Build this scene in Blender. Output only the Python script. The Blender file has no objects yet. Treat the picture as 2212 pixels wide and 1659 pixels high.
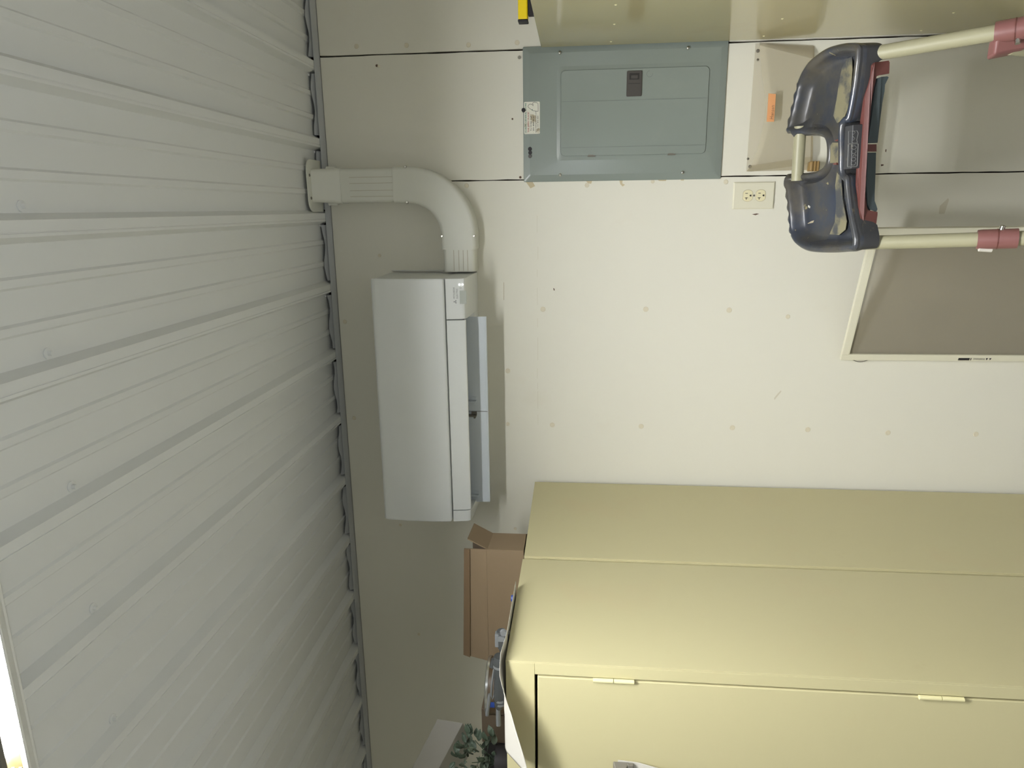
import bpy, bmesh, math, random
from mathutils import Vector, Matrix, geometry
random.seed(7)
SC = bpy.context.scene
COL = SC.collection
# ------------------------------------------------------------------ camera
F_PX = 1506.2
CAM = Vector((0.0, -2.28, 1.66))
RIGHT = Vector((0.9697179, 0.24393887, 0.01187535))
DOWN = Vector((-0.01225869, 0.09717893, -0.99519143))
FWD = Vector((-0.2439199, 0.96490937, 0.09722652))
cd = bpy.data.cameras.new('camera')
cd.sensor_fit = 'HORIZONTAL'; cd.sensor_width = 36.0
cd.lens = F_PX * 36.0 / 2212.0
cd.clip_start = 0.02
cam = bpy.data.objects.new('camera', cd); COL.objects.link(cam)
# the phone was held sideways: picture-right is downwards in the room
m = Matrix.Identity(4)
for i in range(3):
    m[i][0] = DOWN[i]; m[i][1] = RIGHT[i]; m[i][2] = -FWD[i]; m[i][3] = CAM[i]
cam.matrix_world = m
SC.camera = cam
# ------------------------------------------------------------------ world, view
w = bpy.data.worlds.new('world'); SC.world = w; w.use_nodes = True
w.node_tree.nodes['Background'].inputs[0].default_value = (0.9, 0.93, 1.0, 1)
w.node_tree.nodes['Background'].inputs[1].default_value = 0.02
SC.view_settings.view_transform = 'Standard'
SC.view_settings.look = 'None'
SC.view_settings.gamma = 1.0
SC.view_settings.use_curve_mapping = False
SC.view_settings.exposure = 0.86
LAMP_A = 215.0      # emission of the strip light near the wall
FILL_B = 62.0      # emission of the two unseen strip lights added as fill

fd = bpy.data.lights.new('phone_lamp', 'POINT'); fd.energy = 5.0; fd.shadow_soft_size = .006; fd.color = (.86, .92, 1.0)
fo = bpy.data.objects.new('phone_lamp', fd); COL.objects.link(fo); fo.location = (.012, -2.285, 1.69)

def ray(x, y):
    dx, dy = x - 1106.0, y - 829.5
    return (RIGHT * (-dy / F_PX) + DOWN * (dx / F_PX) + FWD)
def at(x, y, Y=0.0):
    r = ray(x, y); t = (Y - CAM.y) / r.y
    return CAM + r * t
def atz(x, y, Z):
    r = ray(x, y); t = (Z - CAM.z) / r.z
    return CAM + r * t

# ------------------------------------------------------------------ materials
def lin(c):
    return tuple(((v / 255.0) / 12.92 if v / 255.0 <= .04045 else ((v / 255.0 + .055) / 1.055) ** 2.4) for v in c)
MATS = {}
def mat(name, rgb, rough=.5, metal=0.0, spec=.5, var=.06, vscale=6.0, bump=0.0, bscale=60.0,
        stain=None, stain_amt=.0, stain_scale=3.0, stain_lo=.55, emit=None, coat=0.0, spots=None, stretch=(1, 1, 1)):
    if name in MATS: return MATS[name]
    M = bpy.data.materials.new(name); M.use_nodes = True
    nt = M.node_tree; N = nt.nodes; L = nt.links
    b = N['Principled BSDF']
    c = lin(rgb)
    b.inputs['Roughness'].default_value = rough
    b.inputs['Metallic'].default_value = metal
    b.inputs['Specular IOR Level'].default_value = spec
    b.inputs['Coat Weight'].default_value = coat
    b.inputs['Coat Roughness'].default_value = .12
    tc = N.new('ShaderNodeTexCoord'); mp = N.new('ShaderNodeMapping'); mp.inputs['Scale'].default_value = stretch
    L.new(tc.outputs['Object'], mp.inputs['Vector'])
    n1 = N.new('ShaderNodeTexNoise'); n1.inputs['Scale'].default_value = vscale; n1.inputs['Detail'].default_value = 5
    L.new(mp.outputs[0], n1.inputs['Vector'])
    mx = N.new('ShaderNodeMix'); mx.data_type = 'RGBA'
    mx.inputs[6].default_value = tuple(max(0, v * (1 - var)) for v in c) + (1,)
    mx.inputs[7].default_value = tuple(min(1, v * (1 + var)) for v in c) + (1,)
    L.new(n1.outputs['Fac'], mx.inputs[0])
    out = mx.outputs[2]
    if stain:
        layers = stain if isinstance(stain, list) else [(stain, stain_amt, stain_scale, stain_lo, .12)]
        for (sc_, amt, sscale, lo, soft) in layers:
            n2 = N.new('ShaderNodeTexNoise'); n2.inputs['Scale'].default_value = sscale; n2.inputs['Detail'].default_value = 6
            n2.inputs['Roughness'].default_value = .6
            L.new(mp.outputs[0], n2.inputs['Vector'])
            rp = N.new('ShaderNodeMapRange'); rp.inputs[1].default_value = lo; rp.inputs[2].default_value = lo + soft
            rp.inputs[4].default_value = amt
            L.new(n2.outputs['Fac'], rp.inputs[0])
            m2 = N.new('ShaderNodeMix'); m2.data_type = 'RGBA'
            m2.inputs[7].default_value = lin(sc_) + (1,)
            L.new(rp.outputs[0], m2.inputs[0]); L.new(out, m2.inputs[6]); out = m2.outputs[2]
    L.new(out, b.inputs['Base Color'])
    if bump > 0:
        n3 = N.new('ShaderNodeTexNoise'); n3.inputs['Scale'].default_value = bscale; n3.inputs['Detail'].default_value = 4
        L.new(mp.outputs[0], n3.inputs['Vector'])
        bp = N.new('ShaderNodeBump'); bp.inputs['Strength'].default_value = bump; bp.inputs['Distance'].default_value = .002
        L.new(n3.outputs['Fac'], bp.inputs['Height']); L.new(bp.outputs[0], b.inputs['Normal'])
    if emit:
        b.inputs['Emission Color'].default_value = tuple(emit[0]) + (1,)
        b.inputs['Emission Strength'].default_value = emit[1]
    MATS[name] = M
    return M
def see_through(name, rgb, opacity, rough=.4, refl=.5):
    M = bpy.data.materials.new(name); M.use_nodes = True
    nt = M.node_tree; N = nt.nodes; L = nt.links
    b = N['Principled BSDF']; b.inputs['Roughness'].default_value = rough
    b.inputs['Specular IOR Level'].default_value = refl
    tc = N.new('ShaderNodeTexCoord'); n1 = N.new('ShaderNodeTexNoise'); n1.inputs['Scale'].default_value = 9
    L.new(tc.outputs['Object'], n1.inputs['Vector'])
    mx = N.new('ShaderNodeMix'); mx.data_type = 'RGBA'; c = lin(rgb)
    mx.inputs[6].default_value = tuple(v * .93 for v in c) + (1,); mx.inputs[7].default_value = tuple(min(1, v * 1.07) for v in c) + (1,)
    L.new(n1.outputs['Fac'], mx.inputs[0]); L.new(mx.outputs[2], b.inputs['Base Color'])
    t = N.new('ShaderNodeBsdfTransparent'); ms = N.new('ShaderNodeMixShader'); ms.inputs[0].default_value = opacity
    L.new(t.outputs[0], ms.inputs[1]); L.new(b.outputs[0], ms.inputs[2])
    L.new(ms.outputs[0], N['Material Output'].inputs['Surface'])
    return M

M_WALL = mat('wall_paint', (223, 220, 205), .55, var=.012, vscale=1.6, bump=.12, bscale=90,
             stain=[((206, 192, 166), .25, 2.3, .62, .16), ((176, 162, 138), .25, 6.0, .72, .1)])
M_CEIL = mat('ceiling_steel', (228, 229, 225), .42, spec=.45, var=.02, vscale=1.0, bump=.05, bscale=20)
M_TRIMSTEEL = mat('edge_flashing', (178, 180, 180), .45, spec=.4, var=.08)
M_DARK = mat('dark_gap', (38, 30, 24), .9, spec=.1)
M_TAN = mat('tan_enamel', (194, 186, 144), .33, spec=.5, var=.03, vscale=2.5, bump=.06, bscale=40,
            stain=[((196, 178, 138), .35, 3.2, .56, .12), ((176, 160, 122), .25, 9.0, .68, .1)])
M_TAN2 = mat('tan_enamel_glossy', (176, 166, 124), .16, spec=.7, var=.04, vscale=2.2, bump=.03, bscale=30,
             stain=[((170, 152, 108), .4, 4.0, .58, .14)], coat=.5)
M_TANLITE = mat('tan_edge', (226, 218, 168), .35, var=.03)
M_AC = mat('ivory_white_plastic', (222, 224, 220), .38, spec=.45, var=.012, vscale=2, bump=.12, bscale=260)
M_ACGREY = mat('vane_plastic', (205, 212, 216), .3, spec=.5, var=.015)
M_ACDARK = mat('outlet_dark', (70, 72, 74), .6, spec=.3)
M_DUCT = mat('duct_plastic', (218, 218, 206), .4, var=.02, vscale=3, stretch=(1, 1, .3))
M_PRINT = mat('grey_print', (128, 130, 128), .6)
M_WIN = mat('sensor_window', (178, 182, 174), .25, spec=.6)
M_LED = mat('lit_led', (255, 255, 255), .4, emit=((1, 1, 1), 2.2))
M_PANEL = mat('grey_enamel', (132, 140, 133), .27, spec=.55, var=.03, vscale=8, bump=.06, bscale=220, stain=[((150, 154, 140), .25, 4, .6, .15)])
M_PANELDK = mat('grey_enamel_edge', (104, 111, 106), .35, spec=.5)
M_LATCH = mat('brown_black_plastic', (70, 66, 62), .4, spec=.5)
M_LATCHDK = mat('latch_recess', (36, 33, 31), .5)
M_CHROME = mat('screw_metal', (205, 203, 196), .22, metal=1.0)
M_BLACK = mat('black_rubber', (38, 36, 38), .5, spec=.3)
M_OUTP = mat('outlet_plate', (222, 218, 196), .22, spec=.6, var=.01)
M_OUTF = mat('receptacle_ivory', (228, 220, 182), .3, spec=.5, var=.01)
M_SLOT = mat('slot_black', (20, 16, 18), .8)
M_STICK = mat('sticker_card', (222, 220, 204), .4, var=.02, vscale=30, stain=[((172, 158, 126), .9, 26, .53, .05)])
M_GREEN = mat('green_ink', (42, 112, 92), .6)
M_RED = mat('red_ink', (160, 52, 48), .6)
M_INK = mat('black_ink', (40, 38, 40), .6)
M_ORANGE = mat('orange_tape', (226, 162, 110), .5, var=.03)
M_NAVY = mat('navy_plastic', (54, 57, 64), .27, spec=.6, var=.16, vscale=9, bump=.1, bscale=50,
             stain=[((46, 60, 84), .55, 4.0, .52, .14), ((86, 80, 68), .75, 6.0, .50, .16), ((66, 64, 58), .6, 15.0, .50, .12), ((150, 140, 104), .8, 30.0, .69, .03), ((226, 222, 206), .9, 22.0, .755, .01)])
M_NAVYF = mat('navy_plastic_front', (62, 62, 64), .45, spec=.4, var=.1, vscale=14, stain=[((108, 100, 80), .7, 26, .66, .06)])
M_SCUFF = mat('scuffed_tan', (128, 122, 96), .45, var=.12, vscale=30, stain=[((58, 62, 70), .9, 16, .47, .12)])
M_REDP = mat('dull_red_plastic', (100, 58, 52), .4, spec=.45, var=.06, vscale=20)
M_PINK = mat('faded_red_plastic', (126, 84, 80), .4, spec=.45, var=.06, vscale=20)
M_SLATE = mat('slate_plastic', (70, 79, 81), .5, spec=.35, var=.08, vscale=16)
M_TUBE = mat('pale_enamel_tube', (158, 154, 126), .42, spec=.5, var=.05, vscale=14, stain=[((126, 118, 88), .8, 34, .69, .04)], stretch=(1, 1, .4))
M_FRAME = mat('white_frame_metal', (222, 218, 196), .35, var=.02, vscale=12)
M_MESH = see_through('insect_mesh', (158, 150, 130), .45, .8, .1)
M_POCK = see_through('clear_pocket_plastic', (206, 194, 162), .15, .3, .35)
M_POCK2 = see_through('clear_pocket_plastic_thick', (190, 176, 140), .28, .3, .3)
M_CARD = mat('cardboard', (134, 116, 92), .75, spec=.2, var=.04, vscale=5, bump=.12, bscale=70, stretch=(1, 1, 6))
M_CARDDK = mat('tape_brown', (112, 92, 68), .45, spec=.4, var=.05)
M_CARD2 = mat('cardboard_worn', (92, 80, 66), .75, spec=.2, var=.06, vscale=5)
M_TIN = mat('brown_tin', (72, 58, 40), .3, spec=.6, var=.1, vscale=8)
M_TINRIM = mat('tin_rim', (190, 190, 186), .25, metal=.9)
M_BLUE = mat('blue_print', (38, 62, 130), .4)
M_SMOKE = mat('smoky_plastic', (56, 58, 58), .25, spec=.6, var=.2, vscale=30)
M_SMOKE2 = mat('smoky_plastic_light', (98, 100, 100), .25, spec=.6, var=.1, vscale=40)
M_PAPER = mat('white_paper', (202, 198, 187), .6, spec=.2, var=.01)
M_LEAF = mat('leaf_green', (60, 72, 58), .5, spec=.35, var=.3, vscale=30)
M_LEAF2 = mat('leaf_green_pale', (84, 94, 80), .5, spec=.35, var=.2, vscale=30)
M_WHITEB = mat('worn_white_board', (170, 167, 160), .5, var=.04, vscale=10, stain=[((150, 142, 132), .5, 14, .62, .08)])
M_YEL = mat('yellow_paint', (236, 206, 24), .4, spec=.45, var=.05, vscale=60)
M_GREYCLIP = mat('grey_clip_plastic', (112, 108, 98), .45)
M_CONC = mat('concrete', (166, 166, 164), .75, var=.1, vscale=3, bump=.2)
M_FIX = mat('white_fixture_enamel', (232, 232, 226), .3, spec=.5, var=.01)
M_FIXIN = mat('yellowed_socket', (244, 222, 160), .5)
M_LITA = mat('lit_tubes_a', (255, 255, 250), .4, emit=((.97, .985, 1.0), LAMP_A))
M_FILLB = mat('fill_tubes_b', (255, 255, 250), .4, emit=((.98, .985, 1.0), FILL_B))
M_WOOD = mat('brown_bracket', (150, 122, 74), .5, var=.1)
M_TORN = mat('torn_paper_face', (196, 182, 148), .8, var=.1, vscale=60)
M_SCUFFMARK = mat('scuff_ink', (96, 74, 60), .8)
M_NAIL = mat('nail_dimple', (214, 206, 182), .6, var=.1, vscale=80)
M_SMEAR = mat('light_smear', (206, 200, 180), .6, var=.02)
M_EMB = mat('embossed_highlight', (128, 129, 126), .35, spec=.6)  # highlight on the raised lettering painted in as a lighter colour
M_GREYS = mat('grey_scuff', (176, 164, 138), .7, var=.1)

# ------------------------------------------------------------------ mesh helpers
XF = None
class MB:
    def __init__(s): s.v = []; s.f = []
    def add(s, vs, fs):
        o = len(s.v); s.v += [tuple(p) for p in vs]; s.f += [tuple(i + o for i in f) for f in fs]; return s
    def box(s, x0, x1, y0, y1, z0, z1):
        vs = [(x, y, z) for z in (z0, z1) for y in (y0, y1) for x in (x0, x1)]
        return s.add(vs, [(0, 2, 3, 1), (4, 5, 7, 6), (0, 1, 5, 4), (2, 6, 7, 3), (0, 4, 6, 2), (1, 3, 7, 5)])
    def hexa(s, bot, top):
        n = len(bot)
        return s.add(list(bot) + list(top), [tuple(reversed(range(n))), tuple(range(n, 2 * n))] + [(i, (i + 1) % n, n + (i + 1) % n, n + i) for i in range(n)])
    def prism(s, pts, vec):
        pts = [Vector(p) for p in pts]; vec = Vector(vec); n = len(pts)
        tris = geometry.tessellate_polygon([pts])
        vs = pts + [p + vec for p in pts]
        fs = [tuple(t) for t in tris] + [tuple(n + i for i in reversed(t)) for t in tris]
        fs += [(i, (i + 1) % n, n + (i + 1) % n, n + i) for i in range(n)]
        return s.add(vs, fs)
    def tube(s, path, r, seg=16, caps=True):
        path = [Vector(p) for p in path]; rs = r if isinstance(r, (list, tuple)) else [r] * len(path)
        vs = []; fs = []; prev = None
        for i, p in enumerate(path):
            t = (path[min(i + 1, len(path) - 1)] - path[max(i - 1, 0)]).normalized()
            if prev is None:
                a = Vector((0, 0, 1)) if abs(t.z) < .9 else Vector((1, 0, 0))
                u = t.cross(a).normalized()
            else:
                u = (prev - t * prev.dot(t)).normalized()
            prev = u; v = t.cross(u)
            for k in range(seg):
                an = 2 * math.pi * k / seg
                vs.append(p + (u * math.cos(an) + v * math.sin(an)) * rs[i])
        for i in range(len(path) - 1):
            for k in range(seg):
                a = i * seg + k; b = i * seg + (k + 1) % seg
                fs.append((a, b, b + seg, a + seg))
        if caps:
            fs.append(tuple(reversed(range(seg)))); fs.append(tuple((len(path) - 1) * seg + k for k in range(seg)))
        return s.add(vs, fs)
    def disc(s, c, r, h, n=(0, -1, 0), seg=20, r2=None):
        c = Vector(c); n = Vector(n).normalized()
        return s.tube([c, c + n * h], [r, r if r2 is None else r2], seg)
    def grid(s, fn, nu, nv, thick=None):
        vs = [fn(i / nu, j / nv) for j in range(nv + 1) for i in range(nu + 1)]
        fs = [(j * (nu + 1) + i, j * (nu + 1) + i + 1, (j + 1) * (nu + 1) + i + 1, (j + 1) * (nu + 1) + i) for j in range(nv) for i in range(nu)]
        return s.add(vs, fs)
    def build(s, name, material, parent=None, bevel=0.0, smooth=False, seg=2, solid=0.0, angle=35):
        vv = [tuple(XF @ Vector(p)) for p in s.v] if XF else s.v
        me = bpy.data.meshes.new(name); me.from_pydata(vv, [], s.f); me.update()
        bm = bmesh.new(); bm.from_mesh(me)
        bmesh.ops.recalc_face_normals(bm, faces=bm.faces); bm.to_mesh(me); bm.free()
        o = bpy.data.objects.new(name, me); COL.objects.link(o)
        me.materials.append(material)
        if parent: o.parent = parent
        if solid:
            d = o.modifiers.new('s', 'SOLIDIFY'); d.thickness = solid; d.offset = 0
        if bevel:
            d = o.modifiers.new('b', 'BEVEL'); d.width = bevel; d.segments = seg; d.limit_method = 'ANGLE'; d.angle_limit = math.radians(30)
        if smooth or bevel:
            for p in me.polygons: p.use_smooth = True
            me.set_sharp_from_angle(angle=math.radians(angle))
            if bevel:
                wn = o.modifiers.new('w', 'WEIGHTED_NORMAL'); wn.keep_sharp = True
        return o
def empty(name, loc=(0, 0, 0)):
    o = bpy.data.objects.new(name, None); COL.objects.link(o); o.location = loc; o.empty_display_size = .05; return o
def thing(o, label, cat, group=None):
    o['label'] = label; o['category'] = cat
    if group: o['group'] = group
    return o
def root(name, label, cat, group=None):
    return thing(empty(name), label, cat, group)
def struct(o):
    o['kind'] = 'structure'; return o
def text(name, body, origin, xdir, ydir, height, material, parent, width=None, depth=.0003, bold=0.0):
    """flat lettering: origin = lower left, xdir/ydir = unit vectors"""
    cu = bpy.data.curves.new(name, 'FONT'); cu.body = body; cu.size = 1.0; cu.offset = bold
    cu.resolution_u = 3
    tmp = bpy.data.objects.new(name + '_t', cu); COL.objects.link(tmp)
    bpy.context.view_layer.update()
    me = bpy.data.meshes.new_from_object(tmp.evaluated_get(bpy.context.evaluated_depsgraph_get()))
    bpy.data.objects.remove(tmp)
    xs = [v.co.x for v in me.vertices]; ys = [v.co.y for v in me.vertices]
    x0, x1 = min(xs), max(xs); s = height / .70
    sx = s if width is None else width / (x1 - x0)
    X = Vector(xdir).normalized(); Y = Vector(ydir).normalized(); Z = X.cross(Y); O = Vector(origin)
    for v in me.vertices:
        v.co = O + X * ((v.co.x - x0) * sx) + Y * (v.co.y * s) + Z * depth
        if XF: v.co = XF @ v.co
    o = bpy.data.objects.new(name, me); COL.objects.link(o); me.materials.clear(); me.materials.append(material)
    o.parent = parent
    return o
XR = Vector((1, 0, 0)); ZU = Vector((0, 0, 1))

# ================================================================== ROOM
CZ_PAN, CZ_RIB = 2.510, 2.4885
XL, XRT, YF = -2.6, 3.4, -6.4
RIB0, PITCH = -0.020, 0.2286

# wall_back: painted boards with open seams over a dark backing
def wavy_board(mb, xa, xb, za, zb, ja, jb):
    n = 60; L = []; R = []
    for i in range(n + 1):
        z = za + (zb - za) * i / n
        L.append((xa + (random.uniform(-.0008, .0008) if ja else 0), z)); R.append((xb + (random.uniform(-.0008, .0008) if jb else 0), z))
    vs = []
    for (x, z), (x2, z2) in zip(L, R): vs += [(x, 0, z), (x2, 0, z2), (x, .012, z), (x2, .012, z2)]
    fs = []
    for i in range(n):
        a = 4 * i; b = a + 4
        fs += [(a, a + 1, b + 1, b), (a, b, b + 2, a + 2), (a + 1, a + 3, b + 3, b + 1)]
    mb.add(vs, fs)
mb = MB()
wavy_board(mb, XL, .0856, 0, 2.476, 0, 1)
wavy_board(mb, .0893, .4625, 0, 2.476, 1, 1)
wavy_board(mb, .4672, XRT, 0, 2.476, 1, 0)
wall_back = struct(mb.build('wall_back', M_WALL))
MB().box(XL, XRT, .0125, .05, 0, 2.6).build('backing', M_DARK, wall_back)
# painted-over horizontal joint
mb = MB(); random.seed(3)
x = -.72
while x < -.05:
    l = random.uniform(.02, .09); z = 1.802 + random.uniform(-.0015, .0015)
    mb.box(x, x + l, -.0006, .001, z - .0005, z + .0005); x += l + random.uniform(.004, .05)
mb.build('joint_ridge', M_SMEAR, wall_back)
# nail dimples
for (px, py, r) in [(770, 100, 5), (878, 98, 5), (1012, 97, 5), (1117, 92, 5), (820, 552, 4), (745, 695, 5), (765, 903, 5),
                    (1097, 801, 6), (1097, 916, 5), (1193, 918, 6), (1385, 921, 6), (1582, 924, 6), (1745, 928, 6), (1918, 935, 6), (2108, 938, 6),
                    (1173, 668, 6), (1395, 668, 6), (1575, 670, 6), (1702, 684, 5), (1113, 1142, 4), (865, 1134, 4), (905, 1370, 4),
                    (1568, 393, 5), (1008, 401, 5), (1268, 400, 5), (1410, 392, 4), (818, 143, 3)]:
    p = at(px, py); rr = r * .00125
    mb = MB(); mb.tube([p + Vector((0, .001, 0)), p + Vector((0, -.0012, 0))], [rr * 1.3, rr], 14)
    mb.build('nail_dimple', M_NAIL, wall_back, smooth=True)
for (px, py, r) in [(814, 142, 3.0), (1122, 124, 4), (1124, 383, 3), (1107, 257, 2.2)]:
    p = at(px, py); mb = MB(); mb.disc(p + Vector((0, .001, 0)), r * .0013, .0022, seg=12)
    mb.build('wall_screw', M_CHROME if px == 1122 else M_SCUFFMARK, wall_back)
# scuffs and torn paper round the breaker panel
def mark(poly, name='scuff_mark', material=None, th=.0006):
    pts = [at(a, b) for a, b in poly]
    MB().prism([p + Vector((0, .0003, 0)) for p in pts], (0, -th, 0)).build(name, material or M_SCUFFMARK, wall_back)
mark([(1195, 622), (1198, 624), (1198, 628), (1196, 627)])
mark([(1624, 463), (1634, 461), (1640, 462), (1632, 465)])
mark([(1913, 322), (1915, 323), (1914, 329), (1912, 327)])
mark([(1903, 355), (1909, 355), (1908, 358), (1903, 359)])
mark([(2030, 445), (2048, 428), (2050, 432), (2040, 462), (2028, 462)], 'stain', M_SMEAR, .0004)
mark([(1672, 860), (1680, 850), (1687, 843), (1688, 846), (1678, 858), (1673, 864)], 'faint_smear', M_SMEAR, .0004)
mark([(1136, 393), (1150, 392), (1156, 402), (1146, 407)], 'torn_patch', M_TORN)
mark([(1266, 391), (1279, 391), (1277, 397), (1270, 396)], 'torn_patch', M_TORN)
mark([(1338, 390), (1345, 390), (1344, 396), (1350, 399), (1345, 403), (1340, 398)], 'torn_patch', M_TORN)
mark([(1420, 388), (1440, 388), (1438, 391), (1424, 391)], 'torn_patch', M_TORN)
mark([(1470, 387), (1478, 387), (1477, 390), (1471, 390)], 'torn_patch', M_TORN)
mark([(1088, 610), (1089, 610), (1089, 648), (1088, 648)], 'pencil_writing', M_GREYS, .0004)

# ceiling: ribbed liner panel running away from the wall
prof = []
n0 = int(math.floor((XL - RIB0) / PITCH)) - 1; n1 = int(math.ceil((XRT - RIB0) / PITCH)) + 1
for k in range(n0, n1):
    c = RIB0 + k * PITCH
    prof += [(c - .0225, CZ_PAN), (c - .0125, CZ_RIB), (c - .0075, CZ_RIB), (c - .0068, CZ_RIB + .0016), (c - .0055, CZ_RIB + .0016), (c - .0048, CZ_RIB),
             (c + .0125, CZ_RIB), (c + .0225, CZ_PAN)]
    for fr in (.345, .65):
        q = c + PITCH * fr
        prof += [(q - .010, CZ_PAN), (q - .006, CZ_PAN - .0045), (q + .006, CZ_PAN - .0045), (q + .010, CZ_PAN)]
mb = MB(); n = len(prof)
mb.add([(x, 0.03, z) for x, z in prof] + [(x, YF, z) for x, z in prof], [(i, i + 1, n + i + 1, n + i) for i in range(n - 1)])
mb.box(XL - .3, XRT + .3, YF, .03, 2.53, 2.56)
ceiling = struct(mb.build('ceiling', M_CEIL))
for k in range(n0 + 2, n1 - 1):       # washer-head screws in line with the purlin
    c = RIB0 + k * PITCH + .033
    mb = MB()
    mb.tube([(c, -1.263, CZ_PAN), (c, -1.263, CZ_PAN - .002), (c, -1.263, CZ_PAN - .003)], [.009, .009, .006], 18)
    mb.tube([(c, -1.263, CZ_PAN - .003), (c, -1.263, CZ_PAN - .0095)], [.0045, .004], 6)
    mb.build('ceiling_screw', M_CEIL, ceiling, smooth=True)
    for yy in (-.022,):
        MB().tube([(c - .06 + .0, yy, CZ_PAN), (c - .06, yy, CZ_PAN - .004)], [.004, .003], 10).build('ceiling_screw', M_CEIL, ceiling, smooth=True)
# flashing where the ceiling meets the wall
mb = MB()
mb.prism([(XL, .004, 2.4775), (XL, -.010, 2.4775), (XL, -.026, 2.4865), (XL, -.026, 2.4880), (XL, .004, 2.4880)], (XRT - XL, 0, 0))
fl = struct(mb.build('trim_1', M_TRIMSTEEL, bevel=.001))
pts = []
for k in range(n0, n1):                 # scalloped closure strip between the ribs
    a = RIB0 + k * PITCH + .024; b = a + PITCH - .048
    if a < XL or b > XRT: continue
    poly = [(a, 2.488)]
    for i in range(9):
        t = i / 8; poly.append((a + (b - a) * t, 2.500 + .003 * math.sin(t * 9 + k)))
    poly.append((b, 2.488))
    MB().prism([(x, -.012 - (z - 2.488) * 1.2, z) for x, z in poly], (0, .010, 0)).build('closure_strip', M_TRIMSTEEL, fl)
struct(MB().box(XL - .05, XL, YF, .05, 0, 2.56).build('wall_left', M_WALL))
struct(MB().box(XRT, XRT + .05, YF, .05, 0, 2.56).build('wall_right', M_WALL))
struct(MB().box(XL, XRT, YF - .05, YF, 0, 2.56).build('wall_front', M_WALL))
struct(MB().box(XL - .05, XRT + .05, YF - .05, .05, -.05, 0).build('floor', M_CONC))

# ================================================================== STRIP LIGHTS
def strip_light(name, label, x0, x1, ya, yb, lit):
    """ya = edge nearer the wall; open reflector hung on the ribs"""
    r = root(name, label, 'ceiling light')
    zt, zb = CZ_RIB, 2.432
    h = MB()
    yn, yf = ya - .068, yb + .068          # inner edges of the sloped sides
    for (a, c, d) in ((ya, yn, 1), (yb, yf, -1)):
        h.prism([(x0, a, zt), (x0, a - d * .003, zt), (x0, c - d * .0, zb + .002), (x0, c, zb), (x0, c + d * .003, zb)], (x1 - x0, 0, 0))
        h.box(x0, x1, min(c, c - d * .002), max(c, c - d * .002), zb, zt - .004)
    h.box(x0, x1, yb, ya, zt - .004, zt)
    h.box(x0 - .002, x0 + .002, yf, yn, zb, zt); h.box(x1 - .002, x1 + .002, yf, yn, zb, zt)
    h.build('housing', M_FIX, r, bevel=.0006)
    yc = (ya + yb) / 2
    b = MB(); b.box(x0 + .004, x1 - .004, yc - .034, yc + .034, zb + .006, zt - .005); b.build('centre_channel', M_FIX, r, bevel=.002)
    for s in (-1, 1):
        b = MB(); b.box(x0 + .1, x1 - .1, yc + s * .034 - .004, yc + s * .034 + .004, zb + .001, zb + .010); b.build('channel_lip', M_GREYCLIP, r)
        q = yc + s * .0535
        MB().box(x0 + .125, x1 - .125, q - .0135, q + .0135, zb + .006, zb + .012).build('lit_tube_cover', lit, r)
        for xx, d in ((x0 + .065, 1), (x1 - .065, -1)):
            b = MB(); b.box(xx - .060, xx + .056, q - .0145, q + .0145, zb + .008, zb + .016)
            b.build('socket', M_FIXIN, r, bevel=.001)
            b = MB(); b.box(xx - .002, xx + .036, q - .010, q - .003, zb + .003, zb + .008); b.box(xx + .005, xx + .026, q - .004, q + .008, zb + .003, zb + .008)
            b.build('socket_clip', M_GREYCLIP, r)
    return r
strip_light('strip_light', 'white fluorescent strip light glowing on the ribbed ceiling, nearer the white wall', -.845, .40, -1.4555, -1.730, M_LITA)
strip_light('strip_light', 'added white fluorescent strip light on the ceiling behind the photographer, unseen fill light', -.80, .44, -4.0, -4.274, M_FILLB)  # unseen lamp, added as fill light for the room
strip_light('strip_light', 'added white fluorescent strip light on the ceiling at the far end, unseen fill light behind the photographer', 1.3, 2.54, -4.6, -4.874, M_FILLB)  # another unseen lamp, added so more light bounces up to the ceiling

# ================================================================== AIR CONDITIONER
ac = root('air_conditioner', 'white wall-mounted mini-split air conditioner with open vane, high under the ribbed ceiling', 'air conditioner')
AX0, AX1 = -.980, -.200
def yz(mb, pts, x0, x1): return mb.prism([(x0, y, z) for y, z in pts], (x1 - x0, 0, 0))
yz(MB(), [(-.001, 2.064), (-.205, 2.064), (-.208, 2.20), (-.200, 2.284), (-.180, 2.290), (-.001, 2.288)], AX0, AX1).build('housing', M_AC, ac, bevel=.004, seg=3)
yz(MB(), [(-.207, 2.0665), (-.230, 2.0665), (-.234, 2.12), (-.234, 2.20), (-.229, 2.275), (-.222, 2.292), (-.204, 2.293)], AX0 - .001, AX1 + .001).build('front_panel', M_AC, ac, bevel=.006, seg=4)
low = [(-.001, 2.064), (-.001, 1.999), (-.196, 2.004), (-.214, 2.008), (-.222, 2.018), (-.229, 2.0625), (-.19, 2.064)]
rb = yz(MB(), low, AX1 - .121, AX1 + .0005).build('display_block', M_AC, ac, bevel=.003, seg=3)
yz(MB(), low, AX0 - .0005, AX0 + .036).build('end_block', M_AC, ac, bevel=.003, seg=3)
yz(MB(), [(-.205, 2.0625), (-.2285, 2.0625), (-.2235, 2.024), (-.217, 2.006), (-.208, 2.006), (-.205, 2.012)], AX0 + .039, AX1 - .124).build('front_flap', M_AC, ac, bevel=.002)
yz(MB(), [(-.001, 1.9995), (-.075, 2.000), (-.118, 2.05), (-.118, 2.064), (-.001, 2.064)], AX0 + .036, AX1 - .121).build('rear_duct', M_AC, ac, bevel=.002)
MB().box(AX0 + .037, AX1 - .122, -.2, -.12, 2.060, 2.0645).build('outlet_throat', M_ACDARK, ac)
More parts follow.
